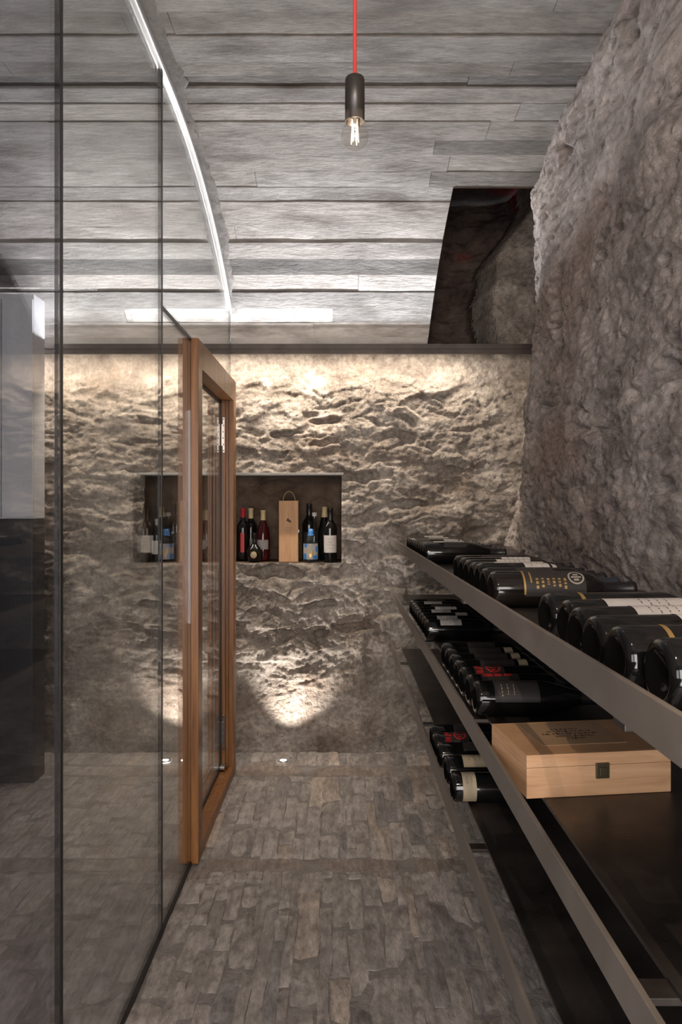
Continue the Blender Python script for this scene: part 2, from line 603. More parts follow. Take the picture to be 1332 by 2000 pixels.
def ceiling_boards():
    rng = random.Random(11)
    edges = [-1.65 + i * (d_at(-60) + 1.65) / 16 for i in range(16)] + [d_at(p) for p in ROWS]
    n0 = 16
    for r in range(len(edges) - 1):
        dA, dB = edges[r], edges[r + 1]
        k = r - n0                       # index into ROWS
        row = ROWS[k] if k >= 0 else None
        dm = (dA + dB) / 2
        s = 1400 / dm
        X = lambda px: (px - 666) / s
        xmax = X_RIGHT if dB <= OPEN_D + 1e-4 else OPEN_X
        cuts = [X_LEFT]
        x = X_LEFT + rng.uniform(0.5, 1.6)
        while x < xmax - 0.35:
            cuts.append(x); x += rng.uniform(0.9, 2.1)
        g = rng.uniform(0.80, 1.12)
        tints = {}
        proud = rng.choice([0.0, 0.002, 0.004, 0.006, 0.003])
        if row == 149: g, proud = 0.50, -0.004
        if row == 119: g = 0.72
        if row in (394, 420, 444, 472): g = rng.uniform(1.0, 1.16)
        if row == 504: g = 0.40; cuts = [X_LEFT]
        if row == 536: g = 1.05; cuts = [X_LEFT, X(700)]
        if row == 569: g = 0.52
        if row == 601: g = 1.0; cuts = [X_LEFT, X(245), X(650)]; tints = {1: 1.08, 2: 0.55, 0: 0.60}
        if row == 629: g = 1.15
        if row == 271: cuts = [X_LEFT, X(300), X(848)]; tints = {2: 0.50}
        if row == 336: cuts = [X_LEFT, X(500), X(840)]; tints = {2: 0.60}
        cuts.append(xmax)
        for i in range(len(cuts) - 1):
            gg = tints.get(i, g * rng.uniform(0.96, 1.04))
            w = rng.uniform(-.015, .02)
            board(dA, dB, cuts[i], cuts[i + 1], proud + rng.choice([0, 0, 0.002, -0.002]), rng, (gg * (1 + w), gg, gg * (1 - w)))


ceiling_boards()

# rough mortar band where the glass channel is let into the concrete
GX = -0.572


def mortar_band():
    rng = random.Random(5)
    ds = list(np.linspace(-1.6, 2.3, 40)) + list(np.linspace(2.32, 3.72, 70))
    L, R = [], []
    w1 = w2 = 0.035
    P = []
    for d in ds:
        w1 += (0.035 - w1) * 0.25 + rng.uniform(-.009, .009)
        w2 += (0.040 - w2) * 0.25 + rng.uniform(-.010, .010)
        z = zv(d)
        P.append([(GX - w1, d, z + 0.002), (GX - w1 * .8, d, z - 0.009), (GX - .014, d, z - 0.006), (GX + .014, d, z - 0.006), (GX + w2 * .8, d, z - 0.009), (GX + w2, d, z + 0.002)])
    return grid_mesh('mortar_band', np.array(P))


mb = link('mortar_band', mortar_band(), ceiling, M['mortar'])
tag(mb, 'rough grey mortar along the curved glass channel')

# ------------------------------------------------------------------ back wall (heightfield with niche hole and shaft behind the corner rock)
BY = 3.94
NX0, NX1, NZ0, NZ1 = -1.08, 0.003, 1.042, 1.528


def back_y(x, z):
    rough_mask = sstep(2.12, 1.95, z) * (0.25 + 0.75 * sstep(0.35, 0.62, z)) * (1 - 0.55 * sstep(0.05, 0.35, x) * sstep(1.1, 0.8, z))
    big = fbm(x * 2.2, z * 2.2, 3, 3) * 0.035
    wx = x + 0.08 * fbm(x * 5, z * 5, 3, 8)
    wz = z + 0.05 * fbm(x * 5 + 9, z * 5, 3, 9)
    d1, d2, cid = worley(wx * 4.6, wz * 12.0, 21)
    led = (cid - 0.4) * 0.052 * sstep(0.0, 0.16, d2 - d1)
    d1b, d2b, cidb = worley(wx * 11 + 3, wz * 24, 22)
    led2 = (cidb - 0.4) * 0.026 * sstep(0.0, 0.18, d2b - d1b)
    rid = fbm(wx * 9, wz * 19, 5, 31, 0.6, True) * 0.015
    fine = fbm(x * 40, z * 55, 4, 41, 0.65) * 0.010
    led = led * (0.35 + 0.65 * sstep(-0.25, 0.2, fbm(x * 2.5, z * 3, 2, 77)))
    y = BY - (big + (led + led2 + rid) * rough_mask + fine * (0.75 + 0.25 * rough_mask))
    for (px, py, wpx, hpx, dep) in ((540, 1118, 62, 13, .055), (625, 1182, 34, 9, .04), (690, 1226, 30, 10, .035), (545, 1231, 20, 7, .035), (640, 1243, 16, 7, .03),
                                    (300, 1180, 34, 9, .035), (245, 1222, 36, 8, .03), (310, 1240, 12, 8, .03), (700, 930, 42, 13, .03), (640, 822, 30, 7, .03), (790, 985, 40, 12, .03),
                                    (500, 760, 22, 7, .025), (560, 850, 34, 6, .03), (640, 870, 26, 6, .03), (320, 755, 20, 6, .02), (270, 860, 40, 6, .03), (720, 1010, 40, 12, .025)):
        hx, hz = (px - 666) / 355.0, CAM_Z + (990 - py) / 355.0
        q = ((wx - hx) / (wpx / 355.0)) ** 2 + ((wz - hz) / (hpx / 355.0)) ** 2
        y = y + dep * (1 - sstep(0.45, 1.25, q + 0.35 * fbm(x * 18, z * 22, 3, 91)))
    # rounded rock corner toward the right-hand wall
    c0 = 0.60 + 0.16 * sstep(1.3, 2.1, z) + 0.04 * fbm(z * 4, z * 0 + 2.0, 2, 5)
    cor = np.clip((x - c0) / 0.45, 0, 1.4)
    y = y - 0.26 * cor ** 1.6 - 0.03 * fbm(x * 6, z * 5, 4, 51) * sstep(0.5, 0.8, x)
    # shaft above the sill: pushed back, left of the rock silhouette
    edge = 0.81 + 0.035 * fbm(z * 8, z * 0 + 4.5, 3, 6, 0.5) + 0.20 * sstep(2.68, 3.08, z) - 0.03 * sstep(2.2, 2.4, z) * sstep(2.7, 2.5, z)
    sh = sstep(2.235, 2.250, z) * (1 - sstep(edge - 0.02, edge + 0.075, x)) ** 1.5 * sstep(0.30, 0.31, x)
    y = y + sh * (0.42 + 0.05 * fbm(x * 7, z * 14, 4, 61))
    y = y + sstep(2.235, 2.25, z) * (1 - sstep(0.30, 0.31, x)) * 0.10
    return y, sh


xs = np.unique(np.concatenate([np.linspace(X_LEFT, NX0, 172), np.linspace(NX0, NX1, 145), np.linspace(NX1, 1.25, 170)]))
zs = np.unique(np.concatenate([np.linspace(-0.05, NZ0, 160), np.linspace(NZ0, NZ1, 70), np.linspace(NZ1, 3.18, 236)]))
XX, ZZ = np.meshgrid(xs, zs, indexing='ij')
YY, SH = back_y(XX, ZZ)
P = np.stack([XX, YY, ZZ], -1)
xc = (xs[:-1] + xs[1:]) / 2; zc = (zs[:-1] + zs[1:]) / 2
inn = ((xc > NX0) & (xc < NX1))[:, None] & ((zc > NZ0) & (zc < NZ1))[None, :]
me = grid_mesh('wall_back', P, ~inn)
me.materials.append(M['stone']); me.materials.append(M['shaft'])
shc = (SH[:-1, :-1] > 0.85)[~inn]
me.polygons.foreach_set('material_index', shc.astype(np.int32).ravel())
wall_back = link('wall_back', me)
tag(wall_back, 'rough plastered rubble stone back wall lit from above and below', 'wall', kind='structure')

# niche: sides grow from the hole's own rim
def niche():
    dpt = 0.30
    ix0, ix1 = np.searchsorted(xs, NX0 - 1e-7), np.searchsorted(xs, NX1 - 1e-7)
    iz0, iz1 = np.searchsorted(zs, NZ0 - 1e-7), np.searchsorted(zs, NZ1 - 1e-7)
    ring = [(i, iz0) for i in range(ix0, ix1)] + [(ix1, j) for j in range(iz0, iz1)] + [(i, iz1) for i in range(ix1, ix0, -1)] + [(ix0, j) for j in range(iz1, iz0, -1)]
    ring.append(ring[0])
    steps = np.linspace(0, 1, 10)
    A = np.zeros((len(ring), len(steps), 3))
    for a, (i, j) in enumerate(ring):
        x, y, z = P[i, j]
        for b, t in enumerate(steps):
            yy = y + (BY + dpt - y) * t
            jx = 0.004 * math.sin(37 * x + 51 * yy) * (t > 0); jz = 0.003 * math.sin(45 * z + 33 * yy + 20 * x) * (t > 0)
            A[a, b] = (x + jx, yy, z + (jz if j != iz0 else 0.0))
    side = grid_mesh('niche_lining', A)
    bx, bz = np.meshgrid(np.linspace(NX0 - .01, NX1 + .01, 110), np.linspace(NZ0 - .01, NZ1 + .01, 60), indexing='ij')
    d1, d2, cid = worley(bx * 7, bz * 13, 71)
    by = BY + dpt - 0.006 - np.clip((cid - 0.3) * 0.03 * sstep(0, .25, d2 - d1) + 0.012 * fbm(bx * 14, bz * 18, 4, 72), -0.02, 0.02)
    back = grid_mesh('niche_back', np.stack([bx, by, bz], -1))
    return side, back


ns, nb = niche()
tag(link('niche_lining', ns, wall_back, M['niche_stone_shaded']), 'plastered lining of the bottle niche')
tag(link('niche_back', nb, wall_back, M['niche_stone_shaded']), 'rough stone back of the bottle niche')

lt = boxes('lintel', [(NX0 - .02, NX1 + .012, BY - .034, BY + .28, NZ1 - .003, NZ1 + .009)], M['concrete_plain'], wall_back, .002)
tag(lt, 'thin pale lintel edge over the bottle niche')

# ------------------------------------------------------------------ right-hand wall
def right_x(d, z):
    base = 0.765 + 0.02 * (d - 2.0) + 0.02 * sstep(1.9, 2.5, z)
    base = base + sstep(2.95, 3.72, d) * (0.08 + 0.20 * sstep(1.0, 2.1, z))
    big = fbm(d * 1.5 + 5, z * 1.9, 3, 101) * 0.055
    wd = d + 0.10 * fbm(d * 3, z * 5, 3, 107); wz = z + 0.05 * fbm(d * 3 + 3, z * 5, 3, 108)
    rid = fbm(wd * 2.2, wz * 4.5, 5, 111, 0.55, True) * 0.017
    d1, d2, cid = worley(wd * 3.2, wz * 8.5, 121)
    lump = (cid - 0.45) * 0.030 * sstep(0, .12, d2 - d1) * sstep(-0.1, 0.3, fbm(d * 1.6, z * 2.2, 2, 118))
    hole = sstep(0.20, 0.34, fbm(wd * 4.5, wz * 13, 3, 131, 0.55)) * sstep(-0.05, 0.2, fbm(d * 2.0, z * 3, 2, 133))
    pit = -hole * 0.040 - np.clip(fbm(wd * 14, wz * 30, 3, 135, 0.6) - 0.22, 0, 1) * 0.07
    fine = fbm(d * 13, z * 30, 5, 141, 0.68) * 0.015
    return base - (big + rid + lump + pit + fine)


ds = np.unique(np.concatenate([np.linspace(-1.65, 1.4, 60), np.linspace(1.4, 4.15, 390)]))
zz = np.linspace(-0.05, 3.2, 420)
DD, Z2 = np.meshgrid(ds, zz, indexing='ij')
me = grid_mesh('wall_right', np.stack([right_x(DD, Z2), DD, Z2], -1), flip=True)
wall_right = link('wall_right', me, None, M['rock'])
tag(wall_right, 'craggy grey-brown rock wall rising behind the bottle shelves', 'wall', kind='structure')

# far side wall of the room behind the glass, wall behind the camera with two doorways
dg, zg = np.meshgrid(np.linspace(-1.65, 4.1, 110), np.linspace(-0.05, 2.9, 60), indexing='ij')
me = grid_mesh('wall_left', np.stack([-2.38 + 0.05 * fbm(dg * 3, zg * 4, 4, 201), dg, zg], -1))
tag(link('wall_left', me, None, M['stone']), 'rough stone side wall of the room behind the glass', 'wall', kind='structure')
wr = boxes('wall_rear', [(-2.45, -2.05, -1.66, -1.60, 0, 2.8), (-0.95, -0.5, -1.66, -1.60, 0, 2.8), (0.6, 1.25, -1.66, -1.60, 0, 2.8),
                         (-2.05, -0.95, -1.66, -1.60, 2.3, 2.8), (-0.5, 0.6, -1.66, -1.60, 2.3, 2.8)], M['concrete_plain'])
tag(wr, 'concrete wall with two doorways behind the viewer', 'wall', kind='structure')

# ------------------------------------------------------------------ floor
fl = boxes('floor', [(X_LEFT, X_RIGHT, -1.65, 4.05, -0.08, -0.0015)], M['floor_bed'])
tag(fl, 'floor of narrow split schist strips laid toward the back wall', 'floor', kind='structure')


def stone_variants(n=14):
    out = []
    rng = random.Random(3)
    for k in range(n):
        nx, ny = 2, 5
        verts, faces = [], []
        sk = rng.uniform(-.12, .12)
        for i in range(nx + 1):
            for j in range(ny + 1):
                u, v = i / nx - .5, j / ny - .5
                edge = i in (0, nx) or j in (0, ny)
                jx = rng.uniform(-.10, .10) if i != 1 else rng.uniform(-.15, .15)
                jy = rng.uniform(-.035, .035)
                zt = rng.uniform(0.55, 1.0) if not edge else (rng.uniform(-.3, .05) if j in (0, ny) else rng.uniform(0.1, 0.8))
                verts.append((u + jx + sk * v * .6, v + jy, zt))
        b = len(verts)
        rim = [(i, 0) for i in range(nx)] + [(nx, j) for j in range(ny)] + [(i, ny) for i in range(nx, 0, -1)] + [(0, j) for j in range(ny, 0, -1)]
        for (i, j) in rim:
            x, y, z = verts[i * (ny + 1) + j]
            verts.append((x * 1.03, y * 1.01, -1.0))
        for i in range(nx):
            for j in range(ny):
                a = i * (ny + 1) + j
                faces.append((a, a + ny + 1, a + ny + 2, a + 1))
        m = len(rim)
        for q in range(m):
            i, j = rim[q]; i2, j2 = rim[(q + 1) % m]
            faces.append((i * (ny + 1) + j, b + q, b + (q + 1) % m, i2 * (ny + 1) + j2))
        out.append((verts, faces))
    return out


SV = stone_variants()
SMESH = []
for vv, ff in SV:
    me = bpy.data.meshes.new('floor_stone')
    me.from_pydata(vv, [], ff)
    me.materials.append(M['floor_stone'])
    bm = bmesh.new(); bm.from_mesh(me); bmesh.ops.recalc_face_normals(bm, faces=bm.faces); bm.to_mesh(me); bm.free()
    SMESH.append(me)


def floor_layout(x0, x1, y0, y1, rng, wmin, wmax, lmin, lmax):
    res = []
    x = x0
    while x < x1 - 0.015:
        w = min(rng.uniform(wmin, wmax), x1 - x)
        y = y0 - rng.uniform(0, lmin)
        while y < y1 - 0.02:
            l = min(rng.uniform(lmin, lmax), y1 - y)
            if y + l > y0 + 0.02:
                ys = max(y, y0)
                res.append((x + w / 2, ys + (y + l - ys) / 2, w, y + l - ys))
            y += l
        x += w
    return res


def tint_for(rng):
    g = rng.uniform(0.86, 1.12)
    q = rng.random()
    if q < 0.07: return (g * 1.22, g * 1.12, g * 1.02)
    if q < 0.16: return (g * .72, g * .72, g * .74)
    return (g * 1.02, g, g * .985)


BANDS = [(2.66, 2.75), (3.60, 3.74)]      # flatter, browner strips running across the floor
ZONES = [(1.30, 2.66), (2.75, 3.60), (3.74, 3.99)]
rngf = random.Random(23)
pieces = []
for (a, b) in ZONES:
    pieces += floor_layout(-0.56, 0.50, a, b, rngf, 0.026, 0.080, 0.12, 0.38)
for (a, b) in BANDS:
    x = -0.56
    while x < 0.5:
        l = min(rngf.uniform(0.22, 0.5), 0.5 - x + 1e-3)
        pieces.append((x + l / 2, (a + b) / 2, l, b - a)); x += l
print('floor stones', len(pieces))
pieces.sort(key=lambda p: p[1])
for n, (x, y, w, l) in enumerate(pieces[:300]):
    o = link('floor_stone', SMESH[rngf.randrange(len(SMESH))], fl)
    band = w > l
    h = 0.002 if band else rngf.uniform(0.003, 0.008)
    o.location = (x, y, -0.002 + (0 if band else rngf.uniform(-0.001, 0.0025)))
    if band:
        o.rotation_euler = (0, 0, math.pi / 2); o.scale = (l * 1.0, w * 0.995, h)
    else:
        o.rotation_euler = (rngf.uniform(-.008, .008), rngf.uniform(-.05, .05), rngf.uniform(-.035, .035)); o.scale = (w * 0.99, l * 0.985, h)
    t = (0.80, 0.72, 0.66) if band else tint_for(rngf)
    o.color = (*t, 1)


def join_stones(name, plist, rng):
    V, F = [], []
    for (x, y, w, l) in plist:
        vv, ff = SV[rng.randrange(len(SV))]
        b = len(V); h = rng.uniform(.002, .006); a = rng.uniform(-.035, .035); c, s = math.cos(a), math.sin(a)
        if w > l: h = .003
        for (u, v, z) in vv:
            if w > l:
                px, py = v * w * .995, u * l
            else:
                px, py = u * w * .99, v * l * .985
                px, py = c * px - s * py, s * px + c * py
            V.append((x + px, y + py, -0.002 + z * h))
        F += [tuple(b + i for i in f) for f in ff]
    me = bpy.data.meshes.new(name)
    me.from_pydata(V, [], F)
    bm = bmesh.new(); bm.from_mesh(me); bmesh.ops.recalc_face_normals(bm, faces=bm.faces); bm.to_mesh(me); bm.free()
    o = link(name, me, fl, M['floor_stone'])
    o.color = (1, 1, 1, 1)
    o['kind'] = 'stuff'
    return o


rest = list(pieces[300:])
for (a, b) in ZONES:
    rest += floor_layout(-2.35, -0.58, a, b, rngf, 0.04, 0.1, 0.14, 0.4)
    rest += floor_layout(0.50, 0.95, a, b, rngf, 0.05, 0.1, 0.14, 0.4)
rest += floor_layout(-2.35, 0.95, -1.5, 1.30, rngf, 0.06, 0.12, 0.2, 0.5)
for (a, b) in BANDS:
    rest += [(-2.1 + i * 0.42, (a + b) / 2, 0.42, b - a) for i in range(4)] + [(0.72, (a + b) / 2, 0.42, b - a)]
join_stones('floor_stone_field', rest, rngf)

# ------------------------------------------------------------------ steel beam with light strips
bm_root = empty('steel_beam', (0, 3.74, 2.145))
tag(bm_root, 'slim brown steel beam spanning the room below the vault', 'beam')
boxes('beam_web', [(-2.34, 1.16, -0.022, 0.006, 0.002, 0.036)], M['beam'], bm_root, 0.002)
boxes('beam_flange', [(-2.34, 1.16, -0.027, -0.021, 0.024, 0.050)], M['beam'], bm_root, 0.001)
boxes('beam_lip', [(-2.34, 1.16, -0.030, -0.021, -0.003, 0.006)], M['beam'], bm_root, 0.001)
boxes('light_strip', [(-2.2, 0.60, 0.046, 0.060, 0.034, 0.041)], M['alu'], bm_root)
for bx in (-1.9, -1.2, -0.5, 0.2):
    boxes('strip_arm', [(bx, bx + .012, 0.0, 0.056, 0.028, 0.034)], M['beam'], bm_root)
boxes('light_strip', [(-2.2, 0.60, 0.006, 0.018, 0.022, 0.026)], M['led'], bm_root)
area_light('beam_uplight', (-0.62, 0.052, 0.047), (math.radians(180 + 62), 0, 0), 2.5, 0.010, 22, (0.97, 0.97, 1.0), spread=math.radians(118), parent=bm_root)
area_light('beam_downlight', (-0.62, 0.016, 0.018), (math.radians(12), 0, 0), 2.6, 0.010, 15, (1.0, 0.87, 0.72), parent=bm_root)
spot_light('beam_spot', (-0.17, 0.024, 0.010), (-0.17, 0.20, -0.42), 5, (1.0, 0.87, 0.72), math.radians(100), 1.0, 0.01, parent=bm_root)

# floor uplights
def uplight(x, y, label, power):
    r = empty('floor_uplight', (x, y, 0.006))
    tag(r, label, 'lamp', 'recessed floor uplights')
    link('rim', lathe_mesh('rim', [(0.018, 0.0), (0.018, 0.004), (0.026, 0.004), (0.027, 0.0)], 24), r, M['alu'])
    link('lens', lathe_mesh('lens', [(0.0, 0.003), (0.018, 0.0025)], 24), r, M['lamp_lens'])
    spot_light('uplight_beam', (0, 0, 0.012), (0.11, 0.13, 0.80), power, (1.0, 0.93, 0.86), math.radians(84), 1.0, 0.012, parent=r)
    return r


uplight(-0.306, 3.795, 'small glowing uplight set in the floor right of the wooden door', 30)
uplight(-0.93, 3.795, 'small uplight set in the floor behind the glass', 18)

# ------------------------------------------------------------------ glass partition
part = empty('glass_partition', (GX, 0, 0))
tag(part, 'frameless glass partition with a curved top following the vault', 'partition', kind='structure')


def pane(dA, dB, z0, top=None, mat='glass'):
    """sheet of glass in the partition plane, top None = follows the vault"""
    bm = bmesh.new()
    t = 0.005
    if top is None:
        n = 1 if dB < APEX_D else 14
        up = [(d, zv(d) - 0.012) for d in np.linspace(dA, dB, n + 1)]
        if dA < APEX_D < dB:
            up = [(dA, zv(dA) - .012)] + [(d, zv(d) - .012) for d in np.linspace(APEX_D, dB, 14)]
    else:
        up = [(dA, top), (dB, top)]
    poly = [(dA, z0), (dB, z0)] + up[::-1]
    a = [bm.verts.new((-t, d, z)) for d, z in poly]
    b = [bm.verts.new((t, d, z)) for d, z in poly]
    bm.faces.new(a); bm.faces.new(b[::-1])
    for i in range(len(poly)):
        j = (i + 1) % len(poly)
        bm.faces.new((a[i], b[i], b[j], a[j]))
    return link('glass_pane', bm_mesh(bm, 'glass_pane'), part, M[mat])


DOOR0, DOOR1, DOOR_H = 2.70, 3.667, 1.987
pane(-1.55, 1.446, 0.004, mat='glass_grey')
pane(1.460, 2.263, 0.004)
pane(2.277, DOOR0 + 0.004, 0.004, 1.975)
pane(2.277, 3.672, 1.999)
boxes('joint', [(-.006, .006, 1.446, 1.460, 0, zv(1.45) - .01)], M['black_steel'], part)
boxes('joint', [(-.006, .006, 2.263, 2.277, 0, zv(2.27) - .01)], M['black_steel'], part)
boxes('joint', [(-.006, .006, 2.277, DOOR0 + .002, 1.975, 1.990)], M['black_steel'], part)
boxes('joint', [(-.005, .005, 3.672, 3.680, 0.0, zv(3.676) - .012)], M['black_steel'], part)
boxes('floor_channel', [(-.010, .010, -1.55, DOOR0, 0, 0.012)], M['black_steel'], part)


def top_channel():
    dl = [-1.55, 0.5] + list(np.linspace(1.6, APEX_D, 5)) + list(np.linspace(APEX_D, 3.69, 28)[1:])
    A = []
    for d in dl:
        z = zv(d)
        A.append([(-.012, d, z - .005), (-.012, d, z - .034), (-.006, d, z - .036), (.006, d, z - .036), (.012, d, z - .034), (.012, d, z - .005)])
    return grid_mesh('top_channel', np.array(A), smooth=False)


link('top_channel', top_channel(), part, M['alu'])

# ------------------------------------------------------------------ wooden glazed door
door = empty('door_1', (0, DOOR0, 0))
tag(door, 'orange-brown hardwood framed glass door set in the glass partition', 'door', kind='structure')
FX0, FX1 = -0.614, -0.537
DW = DOOR1 - DOOR0
jt = 0.078
boxes('jamb', [(FX0, -0.580, 0, jt, 0.005, DOOR_H), (-0.566, FX1, 0, jt, 0.005, DOOR_H), (-0.581, -0.565, 0.018, jt, 0.005, DOOR_H)], M['wood_door'], door, 0.002)
boxes('jamb', [(FX0, FX1, DW - jt + 0.012, DW, 0.005, DOOR_H), (-0.598, -0.580, DW - jt, DW - jt + .02, 0.05, DOOR_H - .10),
               (-0.574, -0.564, DW - jt, DW - jt + .02, 0.05, DOOR_H - .10), (-0.558, FX1, DW - jt - .006, DW - jt + .02, 0.005, DOOR_H)], M['wood_door'], door, 0.0015)
boxes('header', [(FX0, FX1, jt, DW - jt, DOOR_H - 0.105, DOOR_H)], M['wood_door'], door, 0.002)
boxes('sill', [(FX0, FX1, jt, DW - jt, 0.004, 0.040), (-0.560, FX1, jt, DW - jt, 0.036, 0.055)], M['wood_door'], door, 0.002)
boxes('gasket', [(-0.612, -0.598, DW - jt - .004, DW - jt + .013, .04, DOOR_H - .1), (-0.612, -0.599, jt, jt + .012, .04, DOOR_H - .1),
                 (-0.612, -0.599, jt, DW - jt, DOOR_H - .118, DOOR_H - .105), (-0.612, -0.599, jt, DW - jt, .04, .052)], M['gasket'], door)
boxes('door_glass', [(-0.609, -0.602, jt + .008, DW - jt - .004, .05, DOOR_H - .112)], M['glass'], door)


def hinge(z0, z1, mat, label):
    bm = bmesh.new()
    yy = DW - jt - 0.0035
    box_into(bm, -0.600, -0.584, yy, yy + .006, z0 + .035, z1 - .035, 0.002)
    box_into(bm, -0.594, -0.581, yy + .0005, yy + .006, z0, z1, 0.003)
    h = link('hinge', bm_mesh(bm, 'hinge'), door, mat)
    tag(h, label)
    sm = lathe_mesh('screw', [(0, 0.0012), (0.0028, 0.0008), (0.003, 0)], 10)
    for i in range(6):
        s = link('screw', sm, h, M['ink'])
        s.location = (-0.5875 - (0.003 if 1 < i < 4 else 0), yy - .0002, z0 + 0.012 + (z1 - z0 - 0.024) * i / 5)
        s.rotation_euler = (math.pi / 2, 0, 0)


hinge(1.62, 1.80, M['hinge'], 'satin steel hinge plate with six screws')
hinge(0.13, 0.31, M['hinge_dark'], 'dark steel hinge plate near the floor')
boxes('closer_bracket', [(-0.600, -0.575, DW - jt - .05, DW - jt, 0.052, 0.066)], M['alu'], door, 0.002)

# ------------------------------------------------------------------ pale cupboard seen through the glass
cab = empty('tall_cupboard', (-1.90, 3.50, 0))
tag(cab, 'tall pale grey cupboard with dark lower part behind the glass', 'cupboard')
boxes('carcass', [(-0.42, 0.40, 0.0, 0.13, 0.0, 1.29)], M['cab_dark'], cab, 0.003)
boxes('upper_carcass', [(-0.42, 0.40, 0.0, 0.13, 1.292, 2.39)], M['cab_white'], cab, 0.003)
boxes('upper_door', [(-0.42, -0.005, -0.018, -0.002, 1.30, 2.36)], M['cab_white'], cab, 0.002)
boxes('upper_door', [(0.005, 0.245, -0.018, -0.002, 1.30, 2.36)], M['cab_white'], cab, 0.002)
boxes('end_panel', [(0.268, 0.40, -0.018, -0.002, 1.30, 2.36)], M['cab_white'], cab, 0.002)
boxes('lower_door', [(-0.42, 0.008, -0.018, -0.002, 0.08, 1.28)], M['cab_dark'], cab, 0.002)
boxes('lower_door', [(0.016, 0.40, -0.018, -0.002, 0.08, 1.28)], M['cab_dark'], cab, 0.002)

# ------------------------------------------------------------------ shelving
RX = 0.270            # face of the front rails
SHELVES = [  # rail top, rail bottom, plate top (z)
    (CAM_Z - 0.166, CAM_Z - 0.208, CAM_Z - 0.206),
    (CAM_Z - 0.440, CAM_Z - 0.482, CAM_Z - 0.474),
    (CAM_Z - 0.728, CAM_Z - 0.776, CAM_Z - 0.768),
]
SN = ['upper', 'middle', 'lowest']
PX = 0.330
for i, (zt, zb, zp) in enumerate(SHELVES):
    sh = empty('steel_shelf', (0, 0, zp))
    tag(sh, ['top steel shelf with a brown front rail, holding three groups of wine bottles',
             'middle steel shelf carrying the pale wooden box and wine bottles',
             'lowest steel shelf with only a few bottles near the back'][i], 'shelf')
    y1 = 3.90
    boxes('front_rail', [(RX, RX + 0.007, 0.35, y1, zb - zp, zt - zp)], M['rail'], sh, 0.001)
    # two plates butted together, a plate is laid on the brackets
    boxes('shelf_plate', [(PX, 0.80, 0.40, 2.22, -0.006, 0.0)], M['plate'], sh, 0.0008)
    boxes('shelf_plate', [(PX, 0.88, 2.223, y1 - .02, -0.006, 0.0)], M['plate'], sh, 0.0008)
    for yb in (0.70, 1.62, 2.55, 3.55):
        boxes('bracket', [(RX + 0.007, 0.80, yb, yb + 0.03, -0.014, -0.006)], M['plate'], sh, 0.001)

# ------------------------------------------------------------------ bottles
BORD = [(0.0, 0.012), (0.014, 0.010), (0.024, 0.001), (0.029, 0.0), (0.0345, 0.003), (0.0365, 0.010), (0.0368, 0.10), (0.0368, 0.186), (0.035, 0.199),
        (0.029, 0.213), (0.0205, 0.224), (0.0155, 0.235), (0.0142, 0.250), (0.0140, 0.288), (0.0155, 0.290), (0.0155, 0.298), (0.0135, 0.300), (0, 0.300)]
BURG = [(0.0, 0.012), (0.014, 0.010), (0.025, 0.001), (0.031, 0.0), (0.0368, 0.003), (0.0388, 0.011), (0.039, 0.09), (0.039, 0.145), (0.0372, 0.165), (0.033, 0.185),
        (0.0265, 0.206), (0.0195, 0.226), (0.0158, 0.243), (0.0145, 0.260), (0.0143, 0.286), (0.016, 0.288), (0.016, 0.296), (0.014, 0.298), (0, 0.298)]
FLASK = [(0, .004), (.02, 0), (.033, .004), (.041, .02), (.044, .04), (.041, .062), (.031, .082), (.018, .096), (.0125, .106), (.012, .150), (.015, .152), (.015, .162), (0, .163)]
SPIRIT = [(0, .006), (.03, 0), (.040, .004), (.0425, .012), (.0425, .10), (.040, .118), (.030, .138), (.018, .150), (.0145, .16), (.0145, .185), (0, .186)]
SLIM = [(0, .006), (.025, 0), (.033, .004), (.035, .012), (.035, .12), (.033, .15), (.025, .19), (.017, .225), (.0135, .25), (.0135, .275), (0, .276)]
HALF = [(r * .80, z * .80) for r, z in BORD]
PROF = {'bordeaux': BORD, 'burgundy': BURG, 'flask': FLASK, 'spirit': SPIRIT, 'slim': SLIM, 'half': HALF}
CACHE = {}


def cached(key, fn):
    if key not in CACHE:
        CACHE[key] = fn()
    return CACHE[key]


def r_at(prof, z):
    pr = [p for p in prof if True]
    for (r0, z0), (r1, z1) in zip(pr[3:], pr[4:]):
        if z0 <= z <= z1 and z1 > z0:
            return r0 + (r1 - r0) * (z - z0) / (z1 - z0)
    return pr[5][0]


def wrap_patch(name, kind, z0, z1, ac, aw, off=0.0005, nz=3, na=24):
    """a piece of paper wrapped on the bottle, from z0 to z1, centred on angle ac, aw wide"""
    prof = PROF[kind]
    A = np.zeros((nz + 1, na + 1, 3))
    for i in range(nz + 1):
        z = z0 + (z1 - z0) * i / nz
        r = r_at(prof, z) + off
        for j in range(na + 1):
            a = ac - aw / 2 + aw * j / na
            A[i, j] = (r * math.cos(a), r * math.sin(a), z)
    return grid_mesh(name, A)


def wrap_ring(name, kind, zc, ac, rad, wid, off=0.0008, n=28):
    prof = PROF[kind]
    A = np.zeros((n + 1, 2, 3))
    for i in range(n + 1):
        t = 2 * math.pi * i / n
        for j, rr in enumerate((rad, rad - wid)):
            z = zc + rr * math.sin(t); R = r_at(prof, z) + off
            a = ac + rr * math.cos(t) / R
            A[i, j] = (R * math.cos(a), R * math.sin(a), z)
    return grid_mesh(name, A)


def wrap_print(name, kind, rects, off=0.0008):
    """several small printed marks (z0, z1, angle centre, angle width) in one mesh"""
    bm = bmesh.new()
    for (z0, z1, ac, aw) in rects:
        me = wrap_patch('tmp', kind, z0, z1, ac, aw, off, 1, 4)
        bm.from_mesh(me)
        bpy.data.meshes.remove(me)
    me = bpy.data.meshes.new(name); bm.to_mesh(me); bm.free()
    return me


